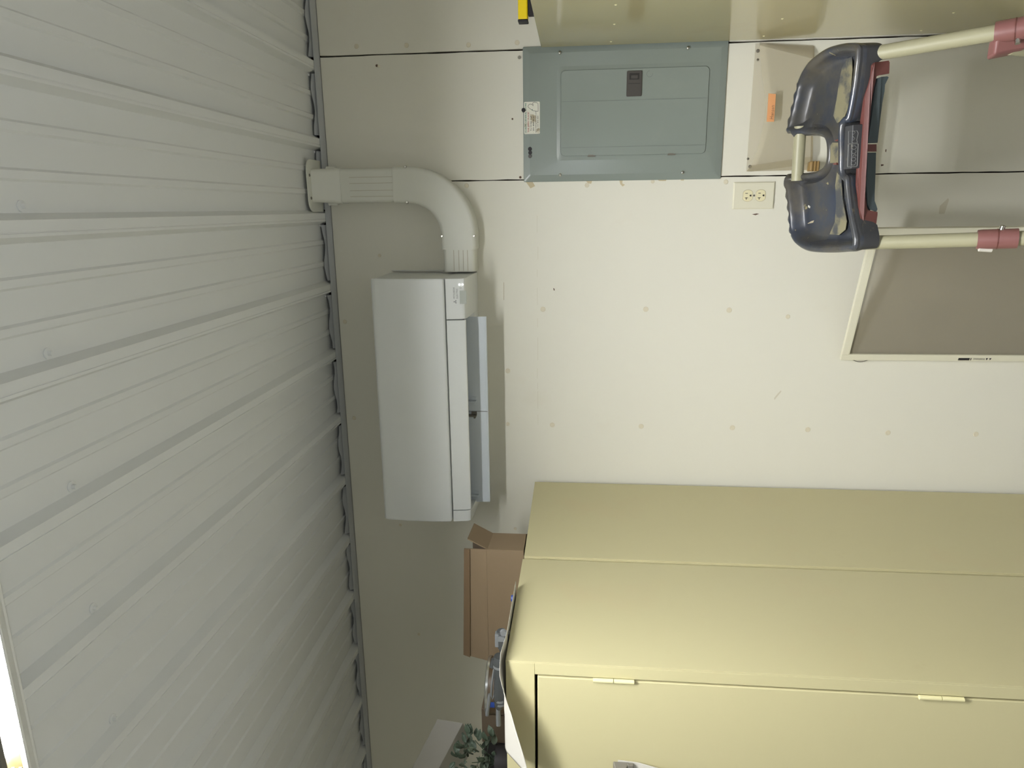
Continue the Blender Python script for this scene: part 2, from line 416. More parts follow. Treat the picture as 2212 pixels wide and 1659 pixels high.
# swinging vane
vp = [(-.1265, 2.046), (-.1300, 2.02), (-.1310, 1.99), (-.1285, 1.9565), (-.1240, 1.9545), (-.1265, 1.99), (-.1255, 2.02), (-.1225, 2.046)]
vane = yz(MB(), vp, -.952, -.327).build('vane', M_ACGREY, ac, bevel=.001)
MB().box(-.952, -.327, -.1302, -.1285, 1.9605, 1.9618).build('vane_rib', M_ACGREY, vane)
MB().box(-.6365, -.6355, -.1322, -.1300, 1.957, 2.02).build('vane_joint', M_GREYCLIP, vane)
for xx in (-.600, -.648, -.925):
    b = MB(); b.box(xx - .002, xx + .002, -.150, -.130, 1.992, 2.045); b.box(xx - .010, xx + .002, -.140, -.130, 1.996, 2.002); b.box(xx - .002, xx + .012, -.134, -.130, 1.992, 2.010)
    b.build('vane_clip', M_GREYCLIP if xx == -.648 else M_ACGREY, vane, bevel=.0006)
MB().box(AX1 - .1245, AX1 - .1205, -.212, -.12, 2.012, 2.060).build('pivot_gap', M_ACDARK, ac)
# display: the block's face tilts back downwards
def face(z): return -.222 - .007 * (z - 2.018) / .0445
def fz(px, py):
    p = at(px, py, -.2262); return Vector((p.x, face(p.z) - .0006, p.z))
for px in (992, 999):
    c = fz(px, 615); MB().disc(c, .0023, .001, seg=14).build('indicator_light', M_LED, ac)
c = fz(994, 622)
mb = MB(); mb.tube([c + Vector((.0024 * math.cos(t), 0, .0024 * math.sin(t))) for t in [i * math.pi / 6 for i in range(13)]], .0004, 6); mb.build('power_symbol', M_PRINT, ac)
q = [fz(992.3, 628), fz(1006.5, 628), fz(1007, 657), fz(993, 657)]
MB().prism(q, (0, -.0008, 0)).build('sensor_window', M_WIN, ac)
p0 = fz(981.5, 645); text('maker_lettering', 'MITSUBISHI', p0 + Vector((0, -.0005, -.0018)), XR, ZU, .0052, M_PRINT, ac, width=.033)
p0 = fz(988, 645); text('maker_lettering', 'ELECTRIC', p0 + Vector((0, -.0003, -.0014)), XR, ZU, .0050, M_PRINT, ac, width=.030)
mb = MB()
lc = fz(983.5, 652)
def rh(a):      # one rhombus arm of the three-diamond emblem
    d = Vector((math.cos(a), 0, math.sin(a))); t = Vector((-d.z, 0, d.x)); l = .0060
    return [lc, lc + d * l * .5 + t * l * .29, lc + d * l, lc + d * l * .5 - t * l * .29]
for a in (90, 210, 330): mb.prism([p + Vector((0, -.0004, 0)) for p in rh(math.radians(a))], (0, -.0005, 0))
mb.build('emblem', M_PRINT, ac)
# mounting plate edge peeking out beside the housing
MB().prism([(AX1 + .006, -.002, 2.285), (AX1 + .006, -.012, 2.27), (AX1 + .006, -.016, 2.21), (AX1 + .006, -.018, 2.11), (AX1 + .006, -.002, 2.11)], (.0016, 0, 0)).build('mounting_plate', M_FIX, ac)

# ================================================================== LINE-SET DUCT
du = root('line_cover_duct', 'white plastic pipe cover duct curving from the ceiling down to the air conditioner', 'duct')
DXA, DXB, DD = .021, .131, -.073
def ring(c, nx, wd, y0, yb):
    """rounded U section across direction nx, centred c, width wd, depth y0"""
    out = []; r = .012
    pr = [(-wd / 2, yb), (-wd / 2, y0 + r)]
    for i in range(1, 5):
        a = math.pi + i * math.pi / 8; pr.append((-wd / 2 + r + r * math.cos(a), y0 + r + r * math.sin(a)))
    for i in range(0, 5):
        a = 1.5 * math.pi + i * math.pi / 8; pr.append((wd / 2 - r + r * math.cos(a), y0 + r + r * math.sin(a)))
    pr.append((wd / 2, yb))
    return [c + nx * s + Vector((0, y, 0)) for s, y in pr]
def sweep(mb, rings):
    n = len(rings[0]); vs = [p for r_ in rings for p in r_]; fs = []
    for i in range(len(rings) - 1):
        for k in range(n):
            a = i * n + k; b = i * n + (k + 1) % n; fs.append((a, b, b + n, a + n))
    fs.append(tuple(range(n))); fs.append(tuple((len(rings) - 1) * n + k for k in reversed(range(n))))
    mb.add(vs, fs)
DC = (DXA + DXB) / 2
mb = MB(); sweep(mb, [ring(Vector((DC, 0, z)), XR, .104, -.0715, -.001) for z in (2.23, 2.44)]); mb.build('straight_cover', M_DUCT, du, smooth=True, angle=40)
for xx in (-.034, -.016, .006, .024):
    MB().box(DC + xx, DC + xx + .001, -.0720, -.071, at(848, 400, -.072).z, at(755, 400, -.072).z).build('moulded_line', M_GREYS, du)
mb = MB(); R_ = .157; cx, cz = DC - R_, 2.046 + R_; zE = at(849, 400, -.075).z; rings = [ring(Vector((DC, 0, zE)), XR, .110, -.075, -.001)]
for i in range(21):
    a = math.pi / 2 * i / 20
    d = Vector((math.cos(a), 0, -math.sin(a))); rings.append(ring(Vector((cx, 0, cz)) + d * R_, d, .110, -.075, -.001))
rings.append(ring(Vector((cx - .042, 0, 2.046)), Vector((0, 0, -1)), .110, -.075, -.001))
sweep(mb, rings); mb.build('elbow', M_DUCT, du, smooth=True, angle=40)
mb = MB(); sweep(mb, [ring(Vector((x, 0, 2.046)), Vector((0, 0, -1)), .100, -.070, -.001) for x in (cx - .040, AX1 + .008)]); mb.build('end_cover', M_DUCT, du, smooth=True, angle=40)
for zz in (2.018, 2.032, 2.046, 2.062):
    MB().box(AX1 + .010, cx - .044, -.0708, -.0695, zz, zz + .0012).build('moulded_line', M_GREYS, du)
for (sx, sz, mt) in [(DC - .053, 2.205, M_CHROME), (DC + .053, 2.205, M_CHROME), (cx, 2.046 + .052, M_CHROME), (cx, 2.046 - .050, M_CHROME)]:
    mb = MB(); c = Vector((sx, -.066, sz)); mb.tube([c, c + Vector((0, -.006, 0)), c + Vector((0, -.009, 0))], [.0048, .0048, .003], 14)
    mb.build('cover_screw', mt, du, smooth=True)
# ceiling flange with neck
mb = MB()
sweep(mb, [ring(Vector((DC, 0, at(735, 400, -.074).z)), XR, .108, -.074, -.001), ring(Vector((DC, 0, 2.425)), XR, .109, -.076, -.001), ring(Vector((DC, 0, 2.438)), XR, .104, -.088, -.001), ring(Vector((DC, 0, 2.497)), XR, .100, -.112, -.001)])
neck = mb.build('ceiling_collar', M_DUCT, du, smooth=True, angle=50)
for s in (-1, 1):
    mb = MB(); c = Vector((DC + s * .050, -.060, 2.43)); mb.tube([c, c + Vector((0, 0, .03))], [.010, .0095], 18); mb.build('screw_pocket', M_DUCT, neck, smooth=True)
pl = []
fx0, fx1, fy = -.003, .155, -.140
for i in range(7):
    a = math.pi * 1.5 - i * math.pi / 12; pl.append((fx0 + .035 + .035 * math.cos(a), fy + .035 + .035 * math.sin(a)))
pl += [(fx0, -.02), (fx1, -.02)]
for i in range(7):
    a = 0 - i * math.pi / 12; pl.append((fx1 - .035 + .035 * math.cos(a), fy + .035 + .035 * math.sin(a)))
MB().prism([(x, y, 2.4975) for x, y in pl], (0, 0, -.004)).build('ceiling_flange', M_DUCT, du, bevel=.0012)
for x in (.039, .107):
    MB().tube([(x, -.122, 2.4938), (x, -.122, 2.4915)], [.005, .004], 12).build('flange_screw', M_GREYCLIP, du, smooth=True)

# ================================================================== BREAKER PANEL
bp = root('breaker_panel', 'grey metal electrical breaker panel with hinged door, set in the white wall', 'electrical panel')
PX0, PX1, PZ0, PZ1 = .0805, .4715, 1.239, 1.844
def rect(x0, x1, z0, z1, y, r, seg=5):
    out = []
    for cx_, cz_, a0 in ((x1 - r, z1 - r, 0), (x0 + r, z1 - r, 90), (x0 + r, z0 + r, 180), (x1 - r, z0 + r, 270)):
        for i in range(seg + 1):
            a = math.radians(a0 + 90 * i / seg); out.append(Vector((cx_ + r * math.cos(a), y, cz_ + r * math.sin(a))))
    return out
def loft(mb, rs, cap_first=False, cap_last=True):
    n = len(rs[0]); vs = [p for r_ in rs for p in r_]; fs = []
    for i in range(len(rs) - 1):
        for k in range(n):
            a = i * n + k; b = i * n + (k + 1) % n; fs.append((a, b, b + n, a + n))
    if cap_first: fs.append(tuple(range(n)))
    if cap_last: fs.append(tuple((len(rs) - 1) * n + k for k in range(n)))
    return mb.add(vs, fs)
mb = MB()
loft(mb, [rect(PX0, PX1, PZ0, PZ1, -.0005, .004), rect(PX0, PX1, PZ0, PZ1, -.0045, .004), rect(PX0 + .0015, PX1 - .0015, PZ0 + .0015, PZ1 - .0015, -.0062, .004),
          rect(PX0 + .020, PX1 - .020, PZ0 + .020, PZ1 - .020, -.0105, .004),
          rect(.1545 - .012, .400 + .012, 1.291 - .012, 1.7285 + .012, -.0132, .012), rect(.1535, .401, 1.290, 1.7295, -.0150, .014), rect(.1535, .401, 1.290, 1.7295, -.0135, .014)], True, True)
mb.build('cover', M_PANEL, bp)
dmb = MB()
door = loft(dmb, [rect(.155, .3995, 1.2915, 1.728, -.0136, .013), rect(.155, .3995, 1.2915, 1.728, -.0172, .013), rect(.1558, .3987, 1.2923, 1.7272, -.0180, .0125)], True, True).build('door', M_PANEL, bp)
for gx in (.1795, .3120):
    MB().box(gx - .0006, gx + .0006, -.0186, -.0178, 1.2935, 1.726).build('door_crease', M_PANELDK, door)
lt = empty('latch'); lt.parent = door
loft(MB(), [rect(.3215, .3925, 1.4875, 1.5325, -.0178, .003), rect(.3215, .3925, 1.4875, 1.5325, -.0212, .003), rect(.3230, .3910, 1.4890, 1.5310, -.0222, .003)], True, True).build('latch_plate', M_LATCH, lt)
MB().box(.3680, .3855, -.0235, -.0221, 1.496, 1.525).build('latch_recess', M_LATCHDK, lt)
MB().box(.3700, .3800, -.0245, -.0222, 1.500, 1.520).build('latch_finger_pull', M_LATCH, lt, bevel=.0006)
MB().box(.3570, .3580, -.0228, -.0221, 1.492, 1.528).build('latch_line', M_LATCHDK, lt)
mb = MB(); mb.tube([Vector((.383 + .0085 * math.cos(t), -.0180, 1.4655 + .0085 * math.sin(t))) for t in [i * math.pi / 12 for i in range(20)]], .0005, 6)
mb.build('knockout_ring', M_PANELDK, door)
for zz in (1.634, 1.392):
    mb = MB(); mb.tube([(.1535, -.0175, zz - .0115), (.1535, -.0175, zz + .0115)], .0022, 10)
    mb.box(.1535, .1575, -.019, -.0175, zz - .006, zz + .010); mb.build('hinge', M_GREYCLIP, bp)
for (sx, sz) in ((.4505, 1.732), (.4515, 1.356), (.100, 1.730), (.101, 1.355)):
    mb = MB(); c = Vector((sx, -.0105, sz)); mb.tube([c, c + Vector((0, -.0028, 0)), c + Vector((0, -.0045, 0))], [.0052, .0050, .0030], 16)
    s = mb.build('cover_screw', M_CHROME, bp, smooth=True, angle=60)
    MB().box(sx - .0030, sx + .0030, -.0152, -.0146, sz - .0006, sz + .0006).build('screw_slot', M_SLOT, s)
MB().disc((.3075, -.0115, 1.2745), .0012, .0006, seg=8).build('paint_chip', M_FIX, bp)

# magnet card with print, and round magnets
ca = root('magnet_card', 'small white printed card with a state outline on the grey breaker panel', 'sticker')
CYY = -.0122
cx0, cx1, cz0, cz1 = .2225, .3155, 1.7925, 1.8410
loft(MB(), [rect(cx0, cx1, cz0, cz1, -.0085, .003), rect(cx0, cx1, cz0, cz1, CYY, .003)], True, True).build('card', M_STICK, ca)
def ln(body, z, h, wd, x, m_, dx=0): text('printed_line', body, (x, CYY - .0002, z), XR, ZU, h, m_, ca, width=wd, bold=.012)
ln('DUBLIN GENERAL STORE', 1.8335, .0046, .086, .2262, M_GREEN)
ln("'THE JERKY PLACE'", 1.8255, .0044, .060, .2262, M_RED)
ln('To Order Call', 1.8180, .0040, .043, .2310, M_INK)
ln('231-850-4121', 1.8100, .0042, .043, .2310, M_INK)
ln('www.dublingeneralstore.com', 1.8035, .0030, .062, .2255, M_INK)
ln('Fax 231-850-4001', 1.7970, .0032, .043, .2325, M_INK)
mit = [(.2875, 1.7975), (.2880, 1.8040), (.2885, 1.8080), (.2895, 1.8130), (.2930, 1.8190), (.2975, 1.8250), (.3010, 1.8290), (.3055, 1.8275), (.3080, 1.8245), (.3085, 1.8200), (.3075, 1.8165),
       (.3050, 1.8145), (.3045, 1.8125), (.3065, 1.8120), (.3090, 1.8150), (.3115, 1.8140), (.3140, 1.8095), (.3130, 1.8040), (.3100, 1.7980)]
mb = MB(); mb.tube([Vector((x, CYY - .0004, z)) for x, z in mit + mit[:1]], .00055, 6); mb.build('state_outline', M_INK, ca)
mb = MB(); sc = (.2925, 1.8155)
mb.prism([(sc[0] + (.0022 if i % 2 == 0 else .0009) * math.sin(i * math.pi / 5), CYY - .0001, sc[1] + (.0022 if i % 2 == 0 else .0009) * math.cos(i * math.pi / 5)) for i in range(10)], (0, -.0004, 0))
mb.build('star', M_GREEN, ca)
def magnet(px, py, r, label, y0=-.0085, mt=M_BLACK):
    c = at(px, py, y0); mb = MB(); mb.tube([Vector((c.x, -.0065, c.z)), Vector((c.x, y0 - .004, c.z)), Vector((c.x, y0 - .005, c.z))], [r, r, r * .9], 22)
    thing(mb.build('round_magnet', mt, smooth=True, angle=50), label, 'magnet', 'round magnets on the breaker panel')
magnet(1131, 238, .0062, 'black round magnet overlapping the top edge of the printed card', -.0125)
magnet(1144.8, 322, .0060, 'black round magnet farthest right in the row of three below the printed card')
magnet(1145.2, 330, .0058, 'dark round magnet in the middle of the row of three on the panel')
magnet(1145, 337.5, .0056, 'greyish round magnet farthest left in the row of three on the panel', mt=M_LATCH)

# ================================================================== OUTLET
ou = root('wall_outlet', 'ivory duplex electrical outlet on the white wall below the breaker panel', 'outlet')
OX0, OX1, OZ0, OZ1 = -.0105, .0700, 1.0755, 1.1990
loft(MB(), [rect(OX0, OX1, OZ0, OZ1, 0, .002), rect(OX0, OX1, OZ0, OZ1, -.003, .002), rect(OX0 + .0035, OX1 - .0035, OZ0 + .0035, OZ1 - .0035, -.0062, .002)], True, True).build('cover_plate', M_OUTP, ou)
OC = (OX0 + OX1) / 2
for zc in (1.1555, 1.1170):
    mb = MB(); mb2 = MB(); r = .0172; pr = []
    for i in range(36):
        a = 2 * math.pi * i / 36; pr.append((r * math.cos(a), max(-.0140, min(.0140, r * math.sin(a)))))
    mb2.prism([(OC + x * 1.05, -.0060, zc + z * 1.05) for x, z in pr], (0, -.0006, 0)).build('socket_surround', M_GREYS, ou)
    f = mb.prism([(OC + x, -.0060, zc + z) for x, z in pr], (0, -.0020, 0)).build('receptacle', M_OUTF, ou, bevel=.0005)
    yy = -.0083
    MB().box(OC + .0058, OC + .0074, yy - .0002, yy + .001, zc + .0005, zc + .0078).build('slot', M_SLOT, f)
    b = MB(); b.box(OC - .0074, OC - .0058, yy - .0002, yy + .001, zc - .0001, zc + .0085); b.box(OC - .0120, OC - .0072, yy - .0002, yy + .001, zc + .0034, zc + .0052); b.build('slot', M_SLOT, f)
    b = MB(); g = []
    for i in range(9): g.append((OC + .0026 * math.cos(math.pi * i / 8), yy - .0002, zc - .0078 + .0026 * math.sin(math.pi * i / 8)))
    g += [(OC - .0026, yy - .0002, zc - .0105), (OC + .0026, yy - .0002, zc - .0105)]
    b.prism(g, (0, .001, 0)).build('ground_hole', M_SLOT, f)
MB().tube([(OC, -.006, 1.1365), (OC, -.0078, 1.1365)], [.0034, .0026], 14).build('centre_screw', M_CHROME, ou, smooth=True)

# ================================================================== TAN CABINETS
def cabinet(name, label, corner, rot, width, depth, height, material, hinges=True):
    """corner = rear corner of the visible side; width runs to +x if positive else -x; depth to -y"""
    r = root(name, label, 'cabinet', 'tan steel storage cabinets')
    r.location = (corner[0], corner[1], 0); r.rotation_euler = (0, 0, rot)
    s = 1 if width > 0 else -1; W = abs(width); H = height; D = depth; t = .004
    b = MB()
    def bx(x0, x1, y0, y1, z0, z1): b.box(min(s * x0, s * x1), max(s * x0, s * x1), y0, y1, z0, z1)
    bx(0, t, -D, 0, 0, H); bx(W - t, W, -D, 0, 0, H); bx(t, W - t, -.004, 0, 0, H); bx(t, W - t, -D + .002, -.004, H - .004, H)
    bx(t, W - t, -D + .002, -.004, .06, .064)
    b.build('body', material, r, bevel=.0004)
    b = MB(); st = .032; tr = .064
    bx(t, st, -D, -D + .010, 0, H - tr); bx(W - st, W - t, -D, -D + .010, 0, H - tr)
    bx(t, W - t, -D, -D + .010, H - tr, H); bx(st, W - st, -D, -D + .010, 0, .09)
    b.build('front_frame', material, r, bevel=.0012)
    hw = (W - 2 * st - .010) / 2
    for k in (0, 1):
        x0 = st + .004 + k * (hw + .002)
        b = MB(); bx(x0, x0 + hw, -D - .001, -D + .016, .094, H - tr - .006)
        d = b.build('door', material, r, bevel=.002)
        for hz in (H - .235, H / 2, .3):
            hx = s * (x0 - .001 if k == 0 else x0 + hw + .001)
            b = MB(); b.tube([(hx, -D - .004, hz - .044), (hx, -D - .004, hz - .0008)], .0048, 12); b.tube([(hx, -D - .004, hz + .0008), (hx, -D - .004, hz + .044)], .0048, 12)
            b.build('hinge', M_TANLITE, d, smooth=True, angle=50)
        if k == 0 and True:
            b = MB(); hx = s * (x0 + hw - .05)
            b.box(hx - .012, hx + .012, -D - .008, -D - .001, .98, 1.12); b.tube([(hx, -D - .008, 1.03), (hx, -D - .03, 1.03)], .008, 12); b.box(hx - .008, hx + .008, -D - .036, -D - .028, .99, 1.07)
            b.build('handle', M_CHROME, d, bevel=.001)
    return r
cab1 = cabinet('storage_cabinet', 'tan steel cabinet against the white wall, behind the nearer tan cabinet', (-.9195, -.022), 0, -.914, .468, 1.812, M_TAN)
cab1.rotation_euler.z = -.076
cab2 = cabinet('storage_cabinet', 'tan steel cabinet at the lower edge, paper sheet drooping over its top edge', (-.9595, -.498), 0, -.914, .457, 1.8155, M_TAN)
cab3 = cabinet('storage_cabinet', 'tan glossy steel cabinet at the upper edge, yellow tool on its top', (.4655, -.020), 0, .914, .457, 1.7875, M_TAN2)
cab3.rotation_euler.z = .024
# small dents on the side of the right cabinet
for (px, py) in [(1330, 14), (1690, 40), (1327, 52), (1320, 86), (1650, 74), (2060, 27), (1990, 62)]:
    r_ = ray(px, py); t = (.471 - CAM.x) / r_.x; p = CAM + r_ * t
    if -.47 < p.y < -.02:
        inv = Matrix.Rotation(-.024, 4, 'Z') @ Matrix.Translation((-.4655, .020, 0)); q = inv @ p
        MB().tube([(.0005, q.y, q.z), (-.0012, q.y, q.z)], [.004, .002], 10).build('dent', M_TANLITE, cab3, smooth=True)

# ================================================================== THINGS ON THE LEFT CABINETS
ZT1, ZT2 = 1.8125, 1.8162
# cardboard box
cb = root('cardboard_box', 'open brown cardboard box with a raised flap, on the tan cabinet below the air conditioner', 'box')
BX0, BX1, BY0, BY1 = -1.325, -.958, -.452, -.345
TH = .003; z0 = ZT1 + .001
b = MB(); b.box(BX0, BX1, BY0, BY0 + TH, z0, 1.925); b.box(BX0, BX1, BY1 - TH, BY1, z0, 1.925); b.box(BX0, BX0 + TH, BY0 + TH, BY1 - TH, z0, 1.925); b.box(BX1 - TH, BX1, BY0 + TH, BY1 - TH, z0, 1.922); b.box(BX0, BX1, BY0, BY1, z0, z0 + TH)
b.build('carton_body', M_CARD, cb)
b = MB(); f0 = [(BX0 - .004, BY0, 1.9255), (BX1, BY0, 1.9255), (BX1 - .002, BY0 + .004, 1.991), (BX0 + .012, BY0 + .004, 2.003)]
b.prism(f0, (0, TH, 0)); b.build('front_flap', M_CARD, cb)
b = MB(); b.prism([(BX0 + .006, BY0 - .0006, 1.982), (BX1 - .001, BY0 - .0006, 1.974), (BX1 - .002, BY0 + .002, 1.991), (BX0 + .012, BY0 + .002, 2.003)], (0, -.0008, 0)); b.build('packing_tape', M_CARDDK, cb)
b = MB(); b.prism([(BX0, BY1, 1.925), (BX1, BY1, 1.925), (BX1 - .004, BY1 + .012, 1.984), (BX0, BY1 + .012, 1.984)], (0, -TH, 0)); b.build('rear_flap', M_CARD2, cb)
A = Vector((BX1, BY0 + .004, 1.922)); Bp = Vector((BX1, BY1 - .002, 1.918)); C_ = at(1024, 1130, -.36); D_ = C_ + (A - Bp)
b = MB(); b.prism([A, Bp, C_, D_], (-.003, 0, .001)); b.build('side_flap', M_CARD, cb)
# round tin
tn = root('round_tin', 'round brown tin with a silver rim behind the smoky plastic tool, on the cabinet tops', 'tin')
TC = Vector((-1.252, -.66, ZT2))
b = MB(); b.tube([TC + Vector((0, 0, .001)), TC + Vector((0, 0, .076))], .074, 40); b.build('can', M_TIN, tn, smooth=True, angle=50)
b = MB(); b.tube([TC + Vector((0, 0, .075)), TC + Vector((0, 0, .081)), TC + Vector((0, 0, .083))], [.0755, .0765, .074], 40); b.build('lid_rim', M_TINRIM, tn, smooth=True, angle=50)
an = -1.22
b = MB(); lab = []
for i in range(5):
    a = -1.50 + i * .045
    lab.append((TC.x + .0748 * math.cos(a) - .04, TC.y + .0748 * math.sin(a), TC.z))
vs = []
for i in range(6):
    a = -1.72 + i * .045; vs += [(TC.x + .0746 * math.cos(a), TC.y + .0746 * math.sin(a), TC.z + .056), (TC.x + .0746 * math.cos(a), TC.y + .0746 * math.sin(a), TC.z + .072)]
b.add(vs, [(2 * i, 2 * i + 2, 2 * i + 3, 2 * i + 1) for i in range(5)]); b.build('blue_label', M_BLUE, tn, solid=.0006)
# worn carton behind the plant
wc = root('small_carton', 'small worn brown carton between the round tin and the green plant', 'box')
b = MB(); b.box(-1.455, -1.345, -.64, -.50, ZT2, 1.922); b.build('carton_body', M_CARD2, wc, bevel=.001)
b = MB(); b.box(-1.61, -1.4555, -.642, -.50, ZT2, 1.918); b.build('dark_edge', M_BLACK, wc)
# smoky plastic tools
t1 = root('clip_tool', 'small smoky grey plastic clip with a round knob, in front of the cardboard box', 'tool')
def tp(px, py, Y): return at(px, py, Y)
Yt = -.86
b = MB(); b.tube([tp(1082, 1362, Yt), tp(1084, 1372, Yt), tp(1084, 1390, Yt), tp(1088, 1404, Yt), tp(1091, 1411, Yt)], [.010, .0145, .0135, .010, .005], 18); b.build('barrel', M_SMOKE, t1, smooth=True)
b = MB(); b.disc(tp(1088, 1366, Yt - .013), .009, .006, seg=20, r2=.007); b.build('round_knob', M_SMOKE2, t1, smooth=True, angle=40)
b = MB(); p = tp(1075, 1382, Yt - .006); b.box(p.x - .017, p.x + .017, Yt - .012, Yt + .006, p.z - .0035, p.z + .006); b.build('square_tab', M_SMOKE2, t1, bevel=.002)
b = MB(); p = tp(1085, 1380, Yt - .014); b.box(p.x - .006, p.x + .006, Yt - .018, Yt - .006, p.z - .006, p.z + .010); b.build('band', M_SMOKE2, t1, bevel=.001)
t2 = root('grip_tool', 'long smoky grey plastic tool with a slotted lever, lying behind the drooping white paper', 'tool')
Yt = -.84
b = MB(); b.tube([tp(1080, 1417, Yt), tp(1080, 1425, Yt), tp(1082, 1450, Yt), tp(1081, 1490, Yt), tp(1078, 1515, Yt)], [.014, .018, .0165, .016, .012], 20)
b.tube([tp(1078, 1513, Yt), tp(1078, 1522, Yt), tp(1079, 1530, Yt)], [.0125, .011, .008], 20); b.build('barrel', M_SMOKE, t2, smooth=True, angle=50)
for (pa, ra) in ((1436, .0185), (1510, .0140), (1518, .0128)):
    b = MB(); c = tp(1081, pa, Yt); b.tube([c + Vector((.003, 0, 0)), c - Vector((.003, 0, 0))], ra, 20); b.build('ring', M_SMOKE2, t2, smooth=True, angle=50)
b = MB(); path = [tp(1071, 1437, Yt), tp(1068, 1440, Yt), tp(1062, 1480, Yt), tp(1061, 1500, Yt), tp(1064, 1510, Yt), tp(1068, 1500, Yt), tp(1071, 1465, Yt), tp(1073, 1440, Yt)]
b.tube(path, .0026, 8); b.build('slotted_lever', M_SMOKE2, t2, smooth=True)
b = MB(); b.tube([tp(1067, 1424, Yt), tp(1064, 1440, Yt)], [.006, .008], 12); b.build('lever_pivot', M_SMOKE, t2, smooth=True)
b = MB(); b.tube([tp(1058, 1500, Yt + .01), tp(1052, 1545, Yt + .01)], .0045, 8); b.build('lever_handle', M_SMOKE2, t2, smooth=True)
b = MB(); b.tube([tp(1076, 1528, Yt), tp(1077, 1566, Yt)], [.0055, .0065], 8); b.build('nozzle', M_SMOKE2, t2, smooth=True)
b = MB(); p = tp(1088, 1470, Yt); b.box(p.x - .06, p.x + .055, Yt - .012, Yt + .012, ZT2, p.z + .002); b.build('foot', M_SMOKE, t2, bevel=.003)
p = tp(1088, 1382, -.86); b = MB(); b.box(p.x - .02, p.x + .02, -.868, -.85, ZT2, p.z + .004); b.build('foot', M_SMOKE, t1, bevel=.002)
# paper drooping over the front corner of the near cabinet
def paper(u, v):
    # u along the cabinet front (0 = right corner .. 1 = far left), v from back (0) to front lip (1)
    x = -.948 - (.249 - .03 * (1 - v)) * u
    y = -.66 - (.31 + .055 * math.sin(min(1, u * 1.1) * math.pi * .55)) * v
    z = ZT2 + .0035
    over = max(0, -.958 - y)
    z -= over * (.10 + .85 * max(0, u - .05) ** 1.0) * (1.0 if v > .8 else 1)
    z += .010 * (1 - min(1, abs(u - .12) / .3)) * max(0, v - .75) * 4
    if u < .12: x += .012 * (1 - u / .12)
    return (x, y, z)
pp = MB(); pp.grid(paper, 40, 30)
thing(pp.build('paper_sheet', M_PAPER, smooth=True, solid=.0007), 'white paper sheet drooping over the front top edge of the near tan cabinet', 'paper')
b = MB(); p = at(1110, 1306, -.70); b.tube([Vector((-.962, p.y, ZT2 + .0045)), Vector((-.962, p.y, ZT2 + .012))], [.009, .008], 16)
thing(b.build('blue_cap', M_BLUE, smooth=True), 'small blue cap on the edge of the tan cabinet beside the paper sheet', 'cap')
# plant
pt = root('leafy_plant', 'dusty green artificial plant with small oval leaves at the lower edge, beside the worn carton', 'plant')
PC = Vector((-1.392, -.775, ZT2))
b = MB(); b.tube([PC, PC + Vector((0, 0, .008)), PC + Vector((0, 0, .05))], [.030, .036, .042], 20); b.build('pot', M_BLACK, pt, smooth=True, angle=50)
random.seed(11)
for k in range(70):
    a = random.uniform(0, 6.28); rr = random.uniform(.01, .085); hz = random.uniform(.02, .12) * (1.1 - rr * 3)
    c = PC + Vector((rr * math.cos(a), rr * math.sin(a) * .7, .03 + hz))
    d = Vector((math.cos(a), math.sin(a), random.uniform(-.3, .9))).normalized()
    vd = Vector((.5 + random.uniform(-.5, .5), -.8, .45 + random.uniform(-.4, .5)))
    s = d.cross(vd).normalized(); nrm = s.cross(d)
    L_ = random.uniform(.020, .034); W_ = L_ * .34
    vs = []
    for i in range(7):
        t = i / 6; ww = W_ * math.sin(math.pi * min(1, t * .97 + .02)) ** .8; cc = c + d * L_ * t + nrm * (-.006 * t * t)
        vs += [cc - s * ww + nrm * .003, cc, cc + s * ww + nrm * .003]
    fs = [];
    for i in range(6):
        for j in (0, 1): fs.append((3 * i + j, 3 * i + j + 1, 3 * i + j + 4, 3 * i + j + 3))
    MB().add(vs, fs).build('leaf', M_LEAF if k % 3 else M_LEAF2, pt, smooth=True, solid=.0005)
b = MB()
for k in range(12):
    a = k * .52; e = PC + Vector((.05 * math.cos(a), .04 * math.sin(a), .09 + .02 * math.sin(k * 2.1)))
    b.tube([PC + Vector((0, 0, .04)), PC + Vector((.02 * math.cos(a), .015 * math.sin(a), .075)), e], .0011, 6)
b.build('stem', M_LEAF, pt, smooth=True)
# white board leaning up at the far left
wb = root('white_box', 'worn white narrow box leaning above the plant at the lower edge', 'box')
A = at(945, 1553, -.50); B_ = at(1000, 1562, -.50)
D_ = (at(890, 1659, -.50) - A).normalized(); up = (B_ - A); dep = at(1025, 1610, -.385) - B_
b = MB()
L_ = .42
b.hexa([A, B_, B_ + dep, A + dep], [A + D_ * L_, B_ + D_ * L_, B_ + dep + D_ * L_, A + dep + D_ * L_]); b.build('box_body', M_WHITEB, wb, bevel=.001)

# paper under a magnetic clip on the near cabinet's door
pc = thing(MB().prism([(-1.197, -.9585, 1.566), (-1.199, -.9605, 1.52), (-1.213, -.966, 1.45), (-1.228, -.970, 1.38), (-1.23, -.968, 1.29), (-1.41, -.966, 1.29), (-1.41, -.9585, 1.566)], (0, -.0008, 0)).build('door_paper', M_PAPER),
           'white sheet of paper clipped to the near tan cabinet door, at the lower edge', 'paper')
mc = root('magnet_clip', 'dark grey magnetic clip holding a white sheet on the tan cabinet door', 'clip')
p1 = at(1341, 1641, -.985)
b = MB(); b.hexa([(-1.200, -.9600, 1.541), (-1.262, -.9600, 1.541), (-1.262, -.9600, 1.577), (-1.200, -.9600, 1.577)], [(-1.206, -.984, 1.553), (-1.256, -.984, 1.553), (-1.256, -.984, 1.571), (-1.206, -.984, 1.571)])
b.build('clip_body', M_GREYCLIP, mc, bevel=.002)
